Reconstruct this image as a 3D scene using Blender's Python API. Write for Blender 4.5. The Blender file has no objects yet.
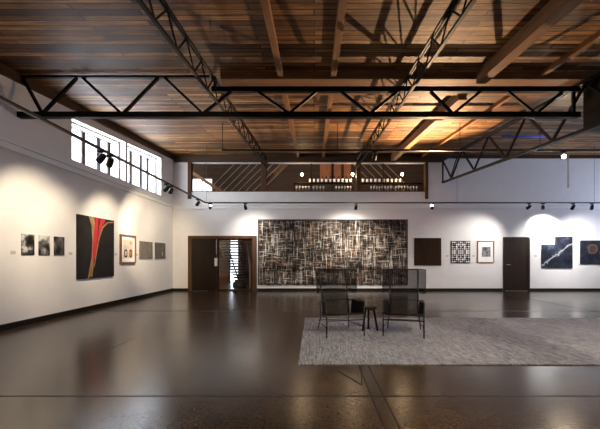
import bpy, bmesh, math, random
from mathutils import Vector, Matrix
random.seed(7)
C = bpy.context.scene.collection
F = 333.0; VX = 314.0; VY = 258.0; EYE = 1.28
SL = 0.085; HC = 2.89                      # roof slope, ceiling height above the sloped eye plane
XL = -5.49; YB = 12.96; XR = 13.0; YF = -3.0

def zc(y, h=HC): return EYE + h + SL*y      # height following the roof slope
def bx(px, y=YB): return (px-VX)/F*y        # sizes read on the back wall
def bz(py, y=YB): return EYE-(py-VY)/F*y

# ------------------------------------------------------------------ mesh helper
class MB:
    def __init__(s): s.v=[]; s.f=[]; s.m=[]
    def add(s, vs, fs, mi=0):
        n=len(s.v); s.v += [Vector(p) for p in vs]
        for f in fs: s.f.append([i+n for i in f]); s.m.append(mi)
        return s
    def box(s, a, b, mi=0):
        x0,y0,z0=[min(a[i],b[i]) for i in range(3)]; x1,y1,z1=[max(a[i],b[i]) for i in range(3)]
        return s.add([(x0,y0,z0),(x1,y0,z0),(x1,y1,z0),(x0,y1,z0),(x0,y0,z1),(x1,y0,z1),(x1,y1,z1),(x0,y1,z1)],
            [(0,3,2,1),(4,5,6,7),(0,1,5,4),(1,2,6,5),(2,3,7,6),(3,0,4,7)], mi)
    def bar(s, p, q, w, h, up=(0,0,1), mi=0):
        p=Vector(p); q=Vector(q); d=(q-p).normalized(); u=Vector(up)
        if abs(d.dot(u))>.98: u=Vector((0,1,0)) if abs(d.y)<.9 else Vector((1,0,0))
        r=d.cross(u).normalized(); u=r.cross(d).normalized()
        vs=[]
        for c in (p,q):
            for a,b in ((-1,-1),(1,-1),(1,1),(-1,1)): vs.append(c+r*(a*w/2)+u*(b*h/2))
        return s.add(vs,[(3,2,1,0),(4,5,6,7),(0,1,5,4),(1,2,6,5),(2,3,7,6),(3,0,4,7)],mi)
    def cyl(s, p, q, r, r2=None, n=12, mi=0):
        p=Vector(p); q=Vector(q); r2=r if r2 is None else r2
        d=(q-p).normalized(); u=Vector((0,0,1)) if abs(d.z)<.9 else Vector((1,0,0))
        a=d.cross(u).normalized(); b=a.cross(d).normalized(); vs=[]
        for c,rr in ((p,r),(q,r2)):
            for i in range(n):
                t=2*math.pi*i/n; vs.append(c+a*math.cos(t)*rr+b*math.sin(t)*rr)
        fs=[(i,(i+1)%n,n+(i+1)%n,n+i) for i in range(n)]+[tuple(range(n-1,-1,-1)),tuple(range(n,2*n))]
        return s.add(vs,fs,mi)
    def tube(s, pts, r, n=8, mi=0):
        pts=[Vector(p) for p in pts]; rings=[]
        ref=None
        for i,p in enumerate(pts):
            d=((pts[min(i+1,len(pts)-1)]-pts[max(i-1,0)])).normalized()
            if ref is None:
                u=Vector((0,0,1)) if abs(d.z)<.9 else Vector((1,0,0))
                ref=d.cross(u).normalized()
            ref=(ref-d*ref.dot(d)).normalized(); b=d.cross(ref)
            rings.append([p+ref*math.cos(2*math.pi*k/n)*r+b*math.sin(2*math.pi*k/n)*r for k in range(n)])
        vs=[v for rg in rings for v in rg]; fs=[]
        for i in range(len(pts)-1):
            for k in range(n): fs.append((i*n+k,i*n+(k+1)%n,(i+1)*n+(k+1)%n,(i+1)*n+k))
        fs.append(tuple(range(n-1,-1,-1))); L=(len(pts)-1)*n; fs.append(tuple(range(L,L+n)))
        return s.add(vs,fs,mi)
    def lathe(s, prof, c=(0,0,0), n=16, mi=0):
        vs=[]; c=Vector(c)
        for r,z in prof:
            for k in range(n): vs.append(c+Vector((r*math.cos(2*math.pi*k/n),r*math.sin(2*math.pi*k/n),z)))
        fs=[]
        for i in range(len(prof)-1):
            for k in range(n): fs.append((i*n+k,i*n+(k+1)%n,(i+1)*n+(k+1)%n,(i+1)*n+k))
        fs.append(tuple(range(n-1,-1,-1))); L=(len(prof)-1)*n; fs.append(tuple(range(L,L+n)))
        return s.add(vs,fs,mi)
    def prism(s, pts, d, mi=0):            # closed planar polygon pushed along d
        pts=[Vector(p) for p in pts]; d=Vector(d); n=len(pts)
        return s.add(pts+[p+d for p in pts],[tuple(range(n-1,-1,-1)),tuple(range(n,2*n))]+[(i,(i+1)%n,n+(i+1)%n,n+i) for i in range(n)],mi)
    def build(s, name, mat, parent=None, bevel=0, smooth=False, world=True):
        me=bpy.data.meshes.new(name)
        off = parent_world(parent) if (parent and world) else Vector((0,0,0))
        me.from_pydata([v-off for v in s.v],[],s.f)
        mats = mat if isinstance(mat,(list,tuple)) else [mat]
        for m in mats: me.materials.append(m)
        for i,p in enumerate(me.polygons): p.material_index=s.m[i]; p.use_smooth=smooth
        bm=bmesh.new(); bm.from_mesh(me); bmesh.ops.recalc_face_normals(bm,faces=bm.faces)
        bm.to_mesh(me); bm.free(); me.update()
        o=bpy.data.objects.new(name,me); C.objects.link(o)
        if parent: o.parent=parent
        if bevel:
            b=o.modifiers.new('bevel','BEVEL'); b.width=bevel; b.segments=2; b.limit_method='ANGLE'
        return o
def parent_world(p):
    v=Vector((0,0,0))
    while p: v+=p.location; p=p.parent
    return v
def thing(name, label, cat, loc=(0,0,0), group=None):
    o=bpy.data.objects.new(name,None); C.objects.link(o); o.location=loc; o.empty_display_size=.1
    return tag(o,label,cat,group)
def tag(o,label,cat,group=None,kind=None):
    o['label']=label; o['category']=cat
    if group: o['group']=group
    if kind: o['kind']=kind
    return o
def struct(o,label=None,cat=None):
    o['kind']='structure'
    if label: o['label']=label
    if cat: o['category']=cat
    return o
def copy_thing(root, loc, rz, label):
    r=root.copy(); C.objects.link(r); r.location=loc; r.rotation_euler=(0,0,rz); r['label']=label
    for ch in list(root.children):
        c=ch.copy(); C.objects.link(c); c.parent=r
        for g in list(ch.children):
            d=g.copy(); C.objects.link(d); d.parent=c
    return r

# ------------------------------------------------------------------ materials
class NT:
    def __init__(s,name):
        s.mat=bpy.data.materials.new(name); s.mat.use_nodes=True; s.t=s.mat.node_tree
        s.bsdf=s.t.nodes['Principled BSDF']; s.out=s.t.nodes['Material Output']
    def n(s,kind,**kw):
        nd=s.t.nodes.new(kind)
        for k,v in kw.items():
            if k.startswith('_'): setattr(nd,k[1:],v)
            else: nd.inputs[k.replace('_',' ')].default_value=v
        return nd
    def l(s,a,b): s.t.links.new(a,b)
    def math(s,op,a,b=None,c=None):
        nd=s.t.nodes.new('ShaderNodeMath'); nd.operation=op
        for i,x in enumerate((a,b,c)):
            if x is None: continue
            if isinstance(x,(int,float)): nd.inputs[i].default_value=x
            else: s.l(x,nd.inputs[i])
        return nd.outputs[0]
    def coords(s,scale=(1,1,1),rot=(0,0,0),loc=(0,0,0)):
        tc=s.t.nodes.new('ShaderNodeTexCoord'); mp=s.t.nodes.new('ShaderNodeMapping')
        mp.inputs['Scale'].default_value=scale; mp.inputs['Rotation'].default_value=rot; mp.inputs['Location'].default_value=loc
        s.l(tc.outputs['Object'],mp.inputs['Vector']); return mp.outputs[0]
    def noise(s,vec,scale=5,detail=4,rough=.6):
        nd=s.n('ShaderNodeTexNoise',Scale=scale,Detail=detail,Roughness=rough); s.l(vec,nd.inputs['Vector']); return nd.outputs['Fac']
    def ramp(s,fac,stops,interp='LINEAR'):
        nd=s.t.nodes.new('ShaderNodeValToRGB'); cr=nd.color_ramp; cr.interpolation=interp
        while len(cr.elements)<len(stops): cr.elements.new(.5)
        for e,(p,c) in zip(cr.elements,stops): e.position=p; e.color=(*c,1)
        s.l(fac,nd.inputs[0]); return nd.outputs[0]
    def mix(s,fac,a,b,blend='MIX'):
        nd=s.t.nodes.new('ShaderNodeMix'); nd.data_type='RGBA'; nd.blend_type=blend
        for i,x in ((0,fac),(6,a),(7,b)):
            if isinstance(x,(int,float)): nd.inputs[i].default_value=x
            elif isinstance(x,tuple): nd.inputs[i].default_value=(*x,1)
            else: s.l(x,nd.inputs[i])
        return nd.outputs[2]
    def base(s,c):
        if isinstance(c,tuple): s.bsdf.inputs['Base Color'].default_value=(*c,1)
        else: s.l(c,s.bsdf.inputs['Base Color'])
    def bump(s,h,strength=.3,dist=.01):
        nd=s.n('ShaderNodeBump',Strength=strength,Distance=dist); s.l(h,nd.inputs['Height']); s.l(nd.outputs[0],s.bsdf.inputs['Normal'])
    def set(s,**kw):
        for k,v in kw.items(): s.bsdf.inputs[k.replace('_',' ')].default_value=v
        return s.mat

def mottled(name,c,amt=.12,scale=6,rough=.6,metal=0,spec=.15,bump=0):
    m=NT(name); v=m.coords(); f=m.noise(v,scale)
    a=tuple(x*(1-amt) for x in c); b=tuple(min(1,x*(1+amt)) for x in c)
    m.base(m.ramp(f,[(.3,a),(.7,b)]))
    if bump: m.bump(m.noise(v,scale*12),bump,.004)
    return m.set(Roughness=rough,Metallic=metal,Specular_IOR_Level=spec)
def wood(name,dark,light,scale,rough=.6):
    m=NT(name); v=m.coords(scale)
    f=m.noise(v,3,6,.65); g=m.noise(m.coords(tuple(x*.25 for x in scale)),2,2)
    c=m.ramp(f,[(.3,dark),(.72,light)]); m.base(m.mix(.5,c,m.ramp(g,[(.3,dark),(.7,light)])))
    m.bump(f,.25,.004); return m.set(Roughness=rough,Specular_IOR_Level=.12)
def emis(name,c,s):
    m=NT(name); m.bsdf.inputs['Emission Color'].default_value=(*c,1); m.bsdf.inputs['Emission Strength'].default_value=s
    m.base(c); return m.mat

def plank_mat():
    m=NT('ceiling_planks'); v=m.coords()
    br=m.n('ShaderNodeTexBrick',Scale=1.0,Mortar_Size=.011,Mortar_Smooth=.3,Bias=0.0,Brick_Width=2.3,Row_Height=.118)
    br.offset=.37; br.inputs['Color1'].default_value=(0,0,0,1); br.inputs['Color2'].default_value=(1,1,1,1); br.inputs['Mortar'].default_value=(0,0,0,1)
    m.l(v,br.inputs['Vector'])
    tone=m.ramp(br.outputs['Color'],[(0,(.085,.038,.014)),(.35,(.17,.082,.030)),(.7,(.31,.168,.062)),(1,(.52,.31,.125))])
    grain=m.noise(m.coords((.7,13,13)),2.4,7,.72)
    blot=m.noise(m.coords((.8,3.2,1)),2.2,4)
    c=m.mix(1.0,tone,m.ramp(grain,[(.36,(.30,.26,.22)),(.56,(1.25,1.2,1.15))]),'MULTIPLY')
    c=m.mix(1.0,c,m.ramp(blot,[(.3,(.5,.47,.45)),(.65,(1.1,1.05,1.0))]),'MULTIPLY')
    c=m.mix(br.outputs['Fac'],c,(.012,.007,.004))
    m.base(c)
    m.bump(m.math('SUBTRACT',grain,m.math('MULTIPLY',br.outputs['Fac'],2.0)),.5,.008)
    return m.set(Roughness=.6,Specular_IOR_Level=.3)
def floor_mat():
    m=NT('polished_concrete'); v=m.coords()
    a=m.noise(v,.5,3,.5); b=m.noise(v,9,5,.7); g=m.noise(v,38,4,.75); st=m.noise(v,2.3,5,.6)
    c=m.ramp(a,[(.2,(.038,.0245,.0145)),(.55,(.062,.041,.024)),(.85,(.095,.064,.037))])
    c=m.mix(1.0,c,m.ramp(g,[(.34,(.45,.45,.45)),(.66,(1.75,1.7,1.62))]),'MULTIPLY')
    c=m.mix(1.0,c,m.ramp(st,[(.3,(.68,.68,.69)),(.7,(1.3,1.28,1.24))]),'MULTIPLY')
    sep=m.t.nodes.new('ShaderNodeSeparateXYZ'); m.l(v,sep.inputs[0]); X,Y=sep.outputs[0],sep.outputs[1]
    def line(co,at,w): return m.math('LESS_THAN',m.math('ABSOLUTE',m.math('SUBTRACT',co,at)),w)
    L=line(Y,3.085,.014)
    for co,at,w in ((Y,8.04,.035),(X,6.75,.02),(Y,-1.9,.01)): L=m.math('MAXIMUM',L,line(co,at,w))
    near=m.math('LESS_THAN',Y,3.98)
    L=m.math('MAXIMUM',L,m.math('MULTIPLY',near,m.math('MAXIMUM',line(X,.53,.006),line(X,.645,.006))))
    L=m.math('MAXIMUM',L,m.math('MULTIPLY',line(X,-2.87,.008),line(Y,5.0,.33)))
    strip=m.math('MULTIPLY',near,line(X,.587,.055))
    c=m.mix(m.math('MULTIPLY',strip,.45),c,(.018,.013,.010))
    c=m.mix(L,c,(.006,.005,.004)); m.base(c)
    r=m.math('ADD',m.math('MULTIPLY',a,.12),.15)
    r=m.math('ADD',r,m.math('MULTIPLY',L,.4)); m.l(r,m.bsdf.inputs['Roughness'])
    h=m.math('SUBTRACT',m.noise(v,34,3,.6),m.math('MULTIPLY',L,3.0))
    m.bump(h,.16,.006)
    return m.set(Specular_IOR_Level=.5)
def rug_mat():
    m=NT('woven_rug'); 
    w=m.n('ShaderNodeTexWave',Scale=19.0,Distortion=3.0,Detail=3.0,Detail_Scale=2.0); w.bands_direction='X'; m.l(m.coords((1,.25,1)),w.inputs['Vector'])
    n1=m.noise(m.coords((17,1.2,1)),2.4,5,.85); n2=m.noise(m.coords((4,22,1)),2,4,.7); n3=m.noise(m.coords(),1.2,3)
    f=m.math('ADD',m.math('MULTIPLY',n1,.45),m.math('ADD',m.math('MULTIPLY',n2,.35),m.math('MULTIPLY',w.outputs['Fac'],.2)))
    c=m.ramp(f,[(.40,(.045,.045,.048)),(.5,(.26,.263,.28)),(.60,(.66,.665,.70))])
    c=m.mix(1.0,c,m.ramp(n3,[(.3,(.85,.85,.88)),(.7,(1.1,1.08,1.05))]),'MULTIPLY'); m.base(c); m.bump(f,.9,.01)
    return m.set(Roughness=.95,Specular_IOR_Level=.1)
def sheer_mat():
    m=NT('sheer_mesh'); m.base((.010,.008,.007)); m.set(Roughness=.9,Specular_IOR_Level=.1)
    w=m.n('ShaderNodeTexWave',Scale=22.0,Distortion=.6,Detail=1.0); w.bands_direction='Z'; m.l(m.coords(),w.inputs['Vector'])
    tr=m.t.nodes.new('ShaderNodeBsdfTransparent'); mx=m.t.nodes.new('ShaderNodeMixShader')
    m.l(m.math('ADD',m.math('MULTIPLY',w.outputs['Fac'],.3),.36),mx.inputs[0])
    m.l(tr.outputs[0],mx.inputs[1]); m.l(m.bsdf.outputs[0],mx.inputs[2]); m.l(mx.outputs[0],m.out.inputs[0]); return m.mat
def glass_mat():
    m=NT('window_glass'); tr=m.t.nodes.new('ShaderNodeBsdfTransparent'); gl=m.n('ShaderNodeBsdfGlossy',Roughness=.02)
    mx=m.t.nodes.new('ShaderNodeMixShader'); mx.inputs[0].default_value=.05
    m.l(tr.outputs[0],mx.inputs[1]); m.l(gl.outputs[0],mx.inputs[2]); m.l(mx.outputs[0],m.out.inputs[0]); return m.mat
def scribble_mat():          # dense woven strokes of white, rust and grey over near-black
    m=NT('scribbled_strokes')
    def streak(sc,lo,hi,off):
        f=m.noise(m.coords(sc,loc=off),1.0,3,.65); nd=m.t.nodes.new('ShaderNodeMapRange')
        nd.inputs[1].default_value=lo; nd.inputs[2].default_value=hi; m.l(f,nd.inputs[0]); return nd.outputs[0]
    v1=streak((17,1,1.3),.54,.62,(0,0,3)); v2=streak((30,1,2.4),.55,.63,(4,0,9)); v3=streak((9,1,.7),.54,.66,(9,0,1))
    h1=streak((1.3,1,22),.57,.65,(2,0,0)); h2=streak((2.6,1,34),.58,.66,(7,0,5))
    patch=m.noise(m.coords((.9,1,1.1)),1.6,3); pm=m.ramp(patch,[(.36,(.16,.15,.14)),(.6,(1.35,1.35,1.35))])
    base=m.ramp(m.noise(m.coords((4,1,1.5)),2,4),[(.35,(.008,.007,.006)),(.6,(.025,.019,.015)),(.75,(.07,.045,.03))])
    c=m.mix(m.math('MULTIPLY',v3,.6),base,(.26,.12,.045))
    c=m.mix(m.math('MULTIPLY',v1,.75),c,(.66,.61,.55)); c=m.mix(m.math('MULTIPLY',h1,.7),c,(.60,.57,.52))
    c=m.mix(m.math('MULTIPLY',v2,.65),c,(.48,.35,.24)); c=m.mix(m.math('MULTIPLY',h2,.7),c,(.78,.75,.71))
    rust=streak((7,1,6),.60,.66,(3,0,3)); c=m.mix(m.math('MULTIPLY',rust,.6),c,(.30,.12,.04))
    sep=m.t.nodes.new('ShaderNodeSeparateXYZ'); m.l(m.coords(),sep.inputs[0])
    edge=m.math('MINIMUM',m.math('SUBTRACT',2.90,m.math('ABSOLUTE',sep.outputs[0])),m.math('SUBTRACT',1.27,m.math('ABSOLUTE',m.math('SUBTRACT',sep.outputs[2],1.505))))
    em=m.t.nodes.new('ShaderNodeMapRange'); em.inputs[1].default_value=-.02; em.inputs[2].default_value=.12; m.l(edge,em.inputs[0])
    c=m.mix(1.0,c,pm,'MULTIPLY'); c=m.mix(em.outputs[0],(.022,.018,.016),c); m.base(c); return m.set(Roughness=.7,Specular_IOR_Level=.1)
def photo_mat(name,stops,scale,nz,seed,rough=.35):
    m=NT(name); f=m.noise(m.coords(scale,loc=(seed,seed*2,seed*.7)),nz,6,.62); m.base(m.ramp(f,stops)); return m.set(Roughness=rough,Specular_IOR_Level=.15)

M={}
M['wall']=mottled('warm_white_plaster',(.74,.725,.70),.025,3,.8,spec=.15)
M['mould']=mottled('white_moulding',(.78,.77,.75),.02,3,.6)
M['planks']=plank_mat(); M['floor']=floor_mat(); M['rug']=rug_mat(); M['sheer']=sheer_mat(); M['glass']=glass_mat()
M['beamY']=wood('rafter_timber',(.15,.073,.033),(.36,.195,.095),(14,.9,14))
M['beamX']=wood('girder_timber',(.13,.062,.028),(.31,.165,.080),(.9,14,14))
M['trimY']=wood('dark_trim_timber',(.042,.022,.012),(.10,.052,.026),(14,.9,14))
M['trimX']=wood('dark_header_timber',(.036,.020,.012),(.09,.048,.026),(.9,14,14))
M['postZ']=wood('brown_post_timber',(.05,.025,.013),(.13,.065,.033),(12,12,.9))
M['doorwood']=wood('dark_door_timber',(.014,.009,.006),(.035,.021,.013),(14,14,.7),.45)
M['steel']=mottled('black_steel',(.006,.0052,.005),.2,8,.5,0,spec=.12)
M['base']=mottled('black_baseboard',(.012,.010,.009),.1,5,.4)
M['black']=mottled('black_lamp_housing',(.008,.007,.008),.1,9,.4,spec=.3)
M['blue']=mottled('blue_pipe_paint',(.14,.17,.62),.1,5,.4)
M['chairmetal']=mottled('dark_chair_tube',(.007,.006,.0055),.15,20,.4,spec=.3)
M['sling']=mottled('dark_sling_cloth',(.010,.008,.007),.2,30,.9,spec=.15)
M['tablewood']=wood('black_stained_wood',(.010,.008,.007),(.026,.020,.016),(10,10,1),.4)
M['lens']=emis('lamp_lens_warm',(1,.86,.62),25)
M['lensdim']=emis('lamp_lens_soft',(1,.9,.75),3)
M['bulb']=emis('bulb_glow',(1,.78,.48),50)
M['white']=mottled('white_paint',(.75,.74,.72),.03,5,.5)
M['card']=mottled('cream_card',(.50,.45,.38),.05,20,.7)
M['frame']=wood('oak_picture_frame',(.14,.065,.028),(.28,.14,.065),(9,9,9),.4)
M['mat']=mottled('white_mount_board',(.80,.79,.76),.01,5,.7)
M['winframe']=mottled('grey_brown_window_frame',(.16,.13,.115),.15,5,.5)
M['winpale']=mottled('pale_blue_window_frame',(.42,.47,.60),.1,5,.5)
M['bottle']=mottled('dark_bottle_glass',(.015,.013,.010),.2,9,.12)
M['blabel']=mottled('white_bottle_label',(.85,.82,.76),.05,20,.6)
mg=NT('wine_glass'); mg.base((.9,.93,.95)); M['wineglass']=mg.set(Roughness=.05,Metallic=.0,Transmission_Weight=.5,Specular_IOR_Level=.9)
M['orange']=wood('orange_timber',(.22,.075,.028),(.42,.16,.065),(6,6,2))
M['pale']=wood('pale_timber',(.20,.13,.08),(.42,.30,.20),(5,5,5))
M['metal']=mottled('brushed_metal',(.55,.54,.52),.1,9,.3,.9)

# ------------------------------------------------------------------ room shell
fl=MB().box((XL-.2,YF-.2,-.12),(XR+.2,YB+5.2,0)).build('floor',M['floor']); struct(fl,'dark polished concrete floor of the gallery','floor')
y0,y1=YF-.15,YB+.15
ce=MB().prism([(XL-.2,y0,zc(y0)),(XL-.2,y1,zc(y1)),(XL-.2,y1,zc(y1)+.15),(XL-.2,y0,zc(y0)+.15)],(XR-XL+.4,0,0)).build('ceiling',M['planks']); struct(ce,'brown timber plank ceiling','ceiling')

W=[(7.55,9.70),(9.80,11.95)]; ZS=3.52
def wtop(y): return 4.45+.0945*(y-7.55)
def prYZ(mb,pts,x0,x1,mi=0): mb.prism([(x0,a,b) for a,b in pts],(x1-x0,0,0),mi)
mb=MB(); xo=XL-.22
prYZ(mb,[(y0,0),(y1,0),(y1,ZS),(y0,ZS)],XL,xo)
for a,b in ((y0,7.55),(9.70,9.80),(11.95,y1)): prYZ(mb,[(a,ZS),(b,ZS),(b,wtop(b)),(a,wtop(a))],XL,xo)
prYZ(mb,[(y0,wtop(y0)),(y1,wtop(y1)),(y1,zc(y1)),(y0,zc(y0))],XL,xo)
struct(mb.build('wall_left',M['wall']),'white left wall with high windows','wall')
# right wall with unseen window openings added for fill light, front wall behind the camera
mb=MB(); RW=[(1.0,4.6),(5.4,9.0),(9.6,12.4)]
prYZ(mb,[(y0,0),(y1,0),(y1,2.6),(y0,2.6)],XR,XR+.2)
for a,b in ((y0,1.0),(4.6,5.4),(9.0,9.6),(12.4,y1)): prYZ(mb,[(a,2.6),(b,2.6),(b,4.0),(a,4.0)],XR,XR+.2)
prYZ(mb,[(y0,4.0),(y1,4.0),(y1,zc(y1)),(y0,zc(y0))],XR,XR+.2)
struct(mb.build('wall_right',M['wall']),'white right wall outside the view','wall')
for i,(a,b) in enumerate(RW):
    w=MB().box((XR+.06,a,2.6),(XR+.12,a+.06,4.0)).box((XR+.06,b-.06,2.6),(XR+.12,b,4.0)).box((XR+.06,a,2.6),(XR+.12,b,2.66)).box((XR+.06,a,3.94),(XR+.12,b,4.0)).build('window_%d'%(i+3),M['winframe'])
    struct(w,'unseen high window added in the right wall for fill light','window'); MB().box((XR+.085,a+.06,2.66),(XR+.095,b-.06,3.94)).build('glass_pane',M['glass'],w)
struct(MB().box((XL,YF-.15,0),(XR,YF,zc(YF))).build('wall_front',M['wall']),'white wall behind the camera','wall')

# back wall: door opening left, loft opening above
DX0,DX1,DZ=bx(191.5),bx(253),bz(238)
OX0,OX1,OZ0,OZ1=bx(191),bx(425.5),bz(191),bz(163)
yb0,yb1=YB,YB+.15; top=zc(YB)+.01
mb=MB()
for a,b,c,d in ((XL,DX0,0,OZ0),(DX0,DX1,DZ,OZ0),(DX1,XR,0,OZ0),(XL,OX0,OZ0,top),(OX1,XR,OZ0,top),(OX0,OX1,OZ1,top)):
    mb.box((a,yb0,c),(b,yb1,d))
struct(mb.build('wall_back',M['wall']),'white back wall of the gallery','wall')
struct(MB().box((bx(443),YB-.004,0),(bx(443)+.012,YB,top-.2)).build('trim_1',M['mould']),'thin vertical seam in the back wall','trim')

# baseboards
for i,(a,b) in enumerate(((XL,bx(188.3)),(bx(257),bx(502.5)),(bx(529.8),XR))):
    struct(MB().box((a,YB-.02,0),(b,YB,.10)).build('baseboard_back' if i==0 else 'baseboard_back.%03d'%i,M['base']),'black baseboard of the back wall','baseboard')
struct(MB().box((XL,YF,0),(XL+.02,YB-.02,.11)).build('baseboard_left',M['base']),'black baseboard of the left wall','baseboard')
# ledges
mb=MB()
for z,h,d in ((3.22,.035,.05),(3.255,.09,.025),(3.345,.03,.06)): mb.box((XL,YF,z),(XL+d,YB-.06,z+h))
struct(mb.build('trim_2',M['mould'],bevel=.006),'white moulding running along the left wall','trim')
mb=MB()
for z,h,d in ((3.19,.035,.05),(3.225,.09,.025),(3.315,.03,.06)): mb.box((XL,YB-d,z),(XR,YB,z+h))
struct(mb.build('trim_3',M['mould'],bevel=.006),'white moulding running along the back wall','trim')
# top trims
h0,h1=2.72,HC-.001
struct(MB().prism([(XL,YF,zc(YF,h0)),(XL,YB,zc(YB,h0)),(XL,YB,zc(YB,h1)),(XL,YF,zc(YF,h1))],(.07,0,0)).build('trim_4',M['trimY']),'dark timber trim where ceiling meets left wall','trim')
struct(MB().box((XL+.07,YB-.10,bz(162.5)),(bx(441),YB,zc(YB-.1)-.002)).build('trim_5',M['trimX'],bevel=.01),'dark timber header above the loft opening','trim')
struct(MB().box((bx(441),YB-.07,zc(YB)-.12),(XR,YB,zc(YB-.1)-.002)).build('trim_6',M['trimX']),'dark timber trim on top of the back wall at right','trim')
# loft opening posts
n=7
for a,b,zz in ((188,191.5,bz(199)),(261,266.2,OZ0),(356.3,361,OZ0),(425,428,bz(199))):
    struct(MB().box((bx(a),YB-.05,zz),(bx(b),YB+.16,bz(162.5))).build('trim_%d'%n,M['postZ'],bevel=.006),'brown timber post framing the loft opening','trim'); n+=1
for a in (311,332,383):
    struct(MB().box((bx(a),YB+.04,OZ0),(bx(a)+.035,YB+.08,OZ1)).build('trim_%d'%n,M['doorwood']),'thin dark mullion of the loft opening','trim'); n+=1
struct(MB().box((OX0,YB-.02,OZ0-.03),(OX1,YB+.17,OZ0)).build('trim_%d'%n,M['trimX']),'dark sill of the loft opening','trim'); n+=1

# left windows
for i,(a,b) in enumerate(W):
    w=MB()
    xa,xb=XL-.20,XL-.17
    for yy in ((a,a+.05),(b-.05,b)): prYZ(w,[(yy[0],ZS),(yy[1],ZS),(yy[1],wtop(yy[1])),(yy[0],wtop(yy[0]))],xa,xb)
    prYZ(w,[(a,ZS),(b,ZS),(b,ZS+.05),(a,ZS+.05)],xa,xb)
    prYZ(w,[(a,wtop(a)-.04),(b,wtop(b)-.04),(b,wtop(b)),(a,wtop(a))],xa,xb)
    w=w.build('window_%d'%(i+1),M['winframe'])
    struct(w,('high window in the left wall nearer the camera','high window in the left wall nearer the corner')[i],'window')
    posts=((84.5,'b'),(99.5,'p'),(110,'b')) if i==0 else ((131.7,'b'),(141.5,'p'),(148.5,'b'))
    ys=[5.56*F/(VX-p) for p,_ in posts]
    for yy,(p,k) in zip(ys,posts):
        s=.06 if k=='b' else .08
        prYZ(m2:=MB(),[(yy-s,ZS),(yy+s,ZS),(yy+s,wtop(yy)-.17),(yy-s,wtop(yy)-.17)],XL-.13,XL-.09)
        m2.build('mullion',M['winframe'] if k=='b' else M['winpale'],w)
    for dz in (.17,):
        m2=MB(); prYZ(m2,[(a,wtop(a)-dz-.015),(ys[-1]+.07,wtop(ys[-1])-dz-.015),(ys[-1]+.07,wtop(ys[-1])-dz+.01),(a,wtop(a)-dz+.01)],XL-.13,XL-.06)
        m2.build('glazing_bar',M['winframe'],w)
    m2=MB(); prYZ(m2,[(a+.05,ZS+.05),(b-.05,ZS+.05),(b-.05,wtop(b)-.05),(a+.05,wtop(a)-.05)],XL-.17,XL-.165)
    m2.build('glass_pane',M['glass'],w)

# ------------------------------------------------------------------ doors
d=MB()
zt=bz(235.8)
d.box((bx(188.3),YB-.05,0),(bx(192),YB+.15,zt)).box((bx(252.6),YB-.05,0),(bx(256.8),YB+.15,zt)).box((bx(192),YB-.05,bz(238.6)),(bx(252.6),YB+.15,zt))
d=d.build('door_1',M['postZ'],bevel=.008); struct(d,'wide doorway with brown timber frame and dark sliding leaf','door')
lf=MB().box((bx(192),YB+.0,.01),(bx(216),YB+.05,bz(238.7)))
for k in range(1,6): lf.box((bx(192)+k*.155,YB-.004,.02),(bx(192)+k*.155+.008,YB+.0,bz(239)))
lf=lf.build('door_leaf',M['doorwood'],d)
g=MB().box((bx(216.3),YB-.035,bz(254)),(bx(216.3)+.02,YB-.015,bz(240))).box((bx(216.3),YB-.02,bz(252)),(bx(216.3)+.02,YB+.0,bz(251))).box((bx(216.3),YB-.02,bz(243)),(bx(216.3)+.02,YB,bz(242)))
g.build('door_handle',M['metal'],lf)
MB().box((bx(214.6),YB-.012,bz(266)),(bx(217.4),YB,bz(258))).build('notice_plate',M['white'],lf)
gd=MB().box((bx(216.8),YB+.06,0),(bx(218.4),YB+.1,bz(238.7))).box((bx(250.6),YB+.06,0),(bx(252.5),YB+.1,bz(238.7))).box((bx(218.4),YB+.06,bz(240.3)),(bx(250.6),YB+.1,bz(238.7))).box((bx(218.4),YB+.06,0),(bx(250.6),YB+.1,.06)).build('glass_door_frame',M['doorwood'],d)
MB().box((bx(218.4),YB+.075,.06),(bx(250.6),YB+.085,bz(240.3))).build('glass_pane',M['glass'],gd)
d=MB().box((bx(502.8),YB-.03,0),(bx(505),YB+0,bz(237))).box((bx(527.3),YB-.03,0),(bx(529.6),YB,bz(237))).box((bx(505),YB-.03,bz(239.2)),(bx(527.3),YB,bz(237))).build('door_2',M['doorwood'],bevel=.005)
struct(d,'closed dark brown door in the back wall','door')
a,b=bx(505),bx(527.3)
lf=MB().box((a,YB-.015,.01),(b,YB,bz(239.2)))
for k in range(1,7): lf.box((a+k*(b-a)/7-.004,YB-.018,.02),(a+k*(b-a)/7+.004,YB-.015,bz(239.5)))
lf=lf.build('door_leaf',M['doorwood'],d)
MB().cyl((bx(506.6),YB-.015,1.02),(bx(506.6),YB-.06,1.02),.011).cyl((bx(506.6),YB-.055,1.02),(bx(506.6)+.12,YB-.055,1.02),.009).build('door_handle',M['metal'],lf)

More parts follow.
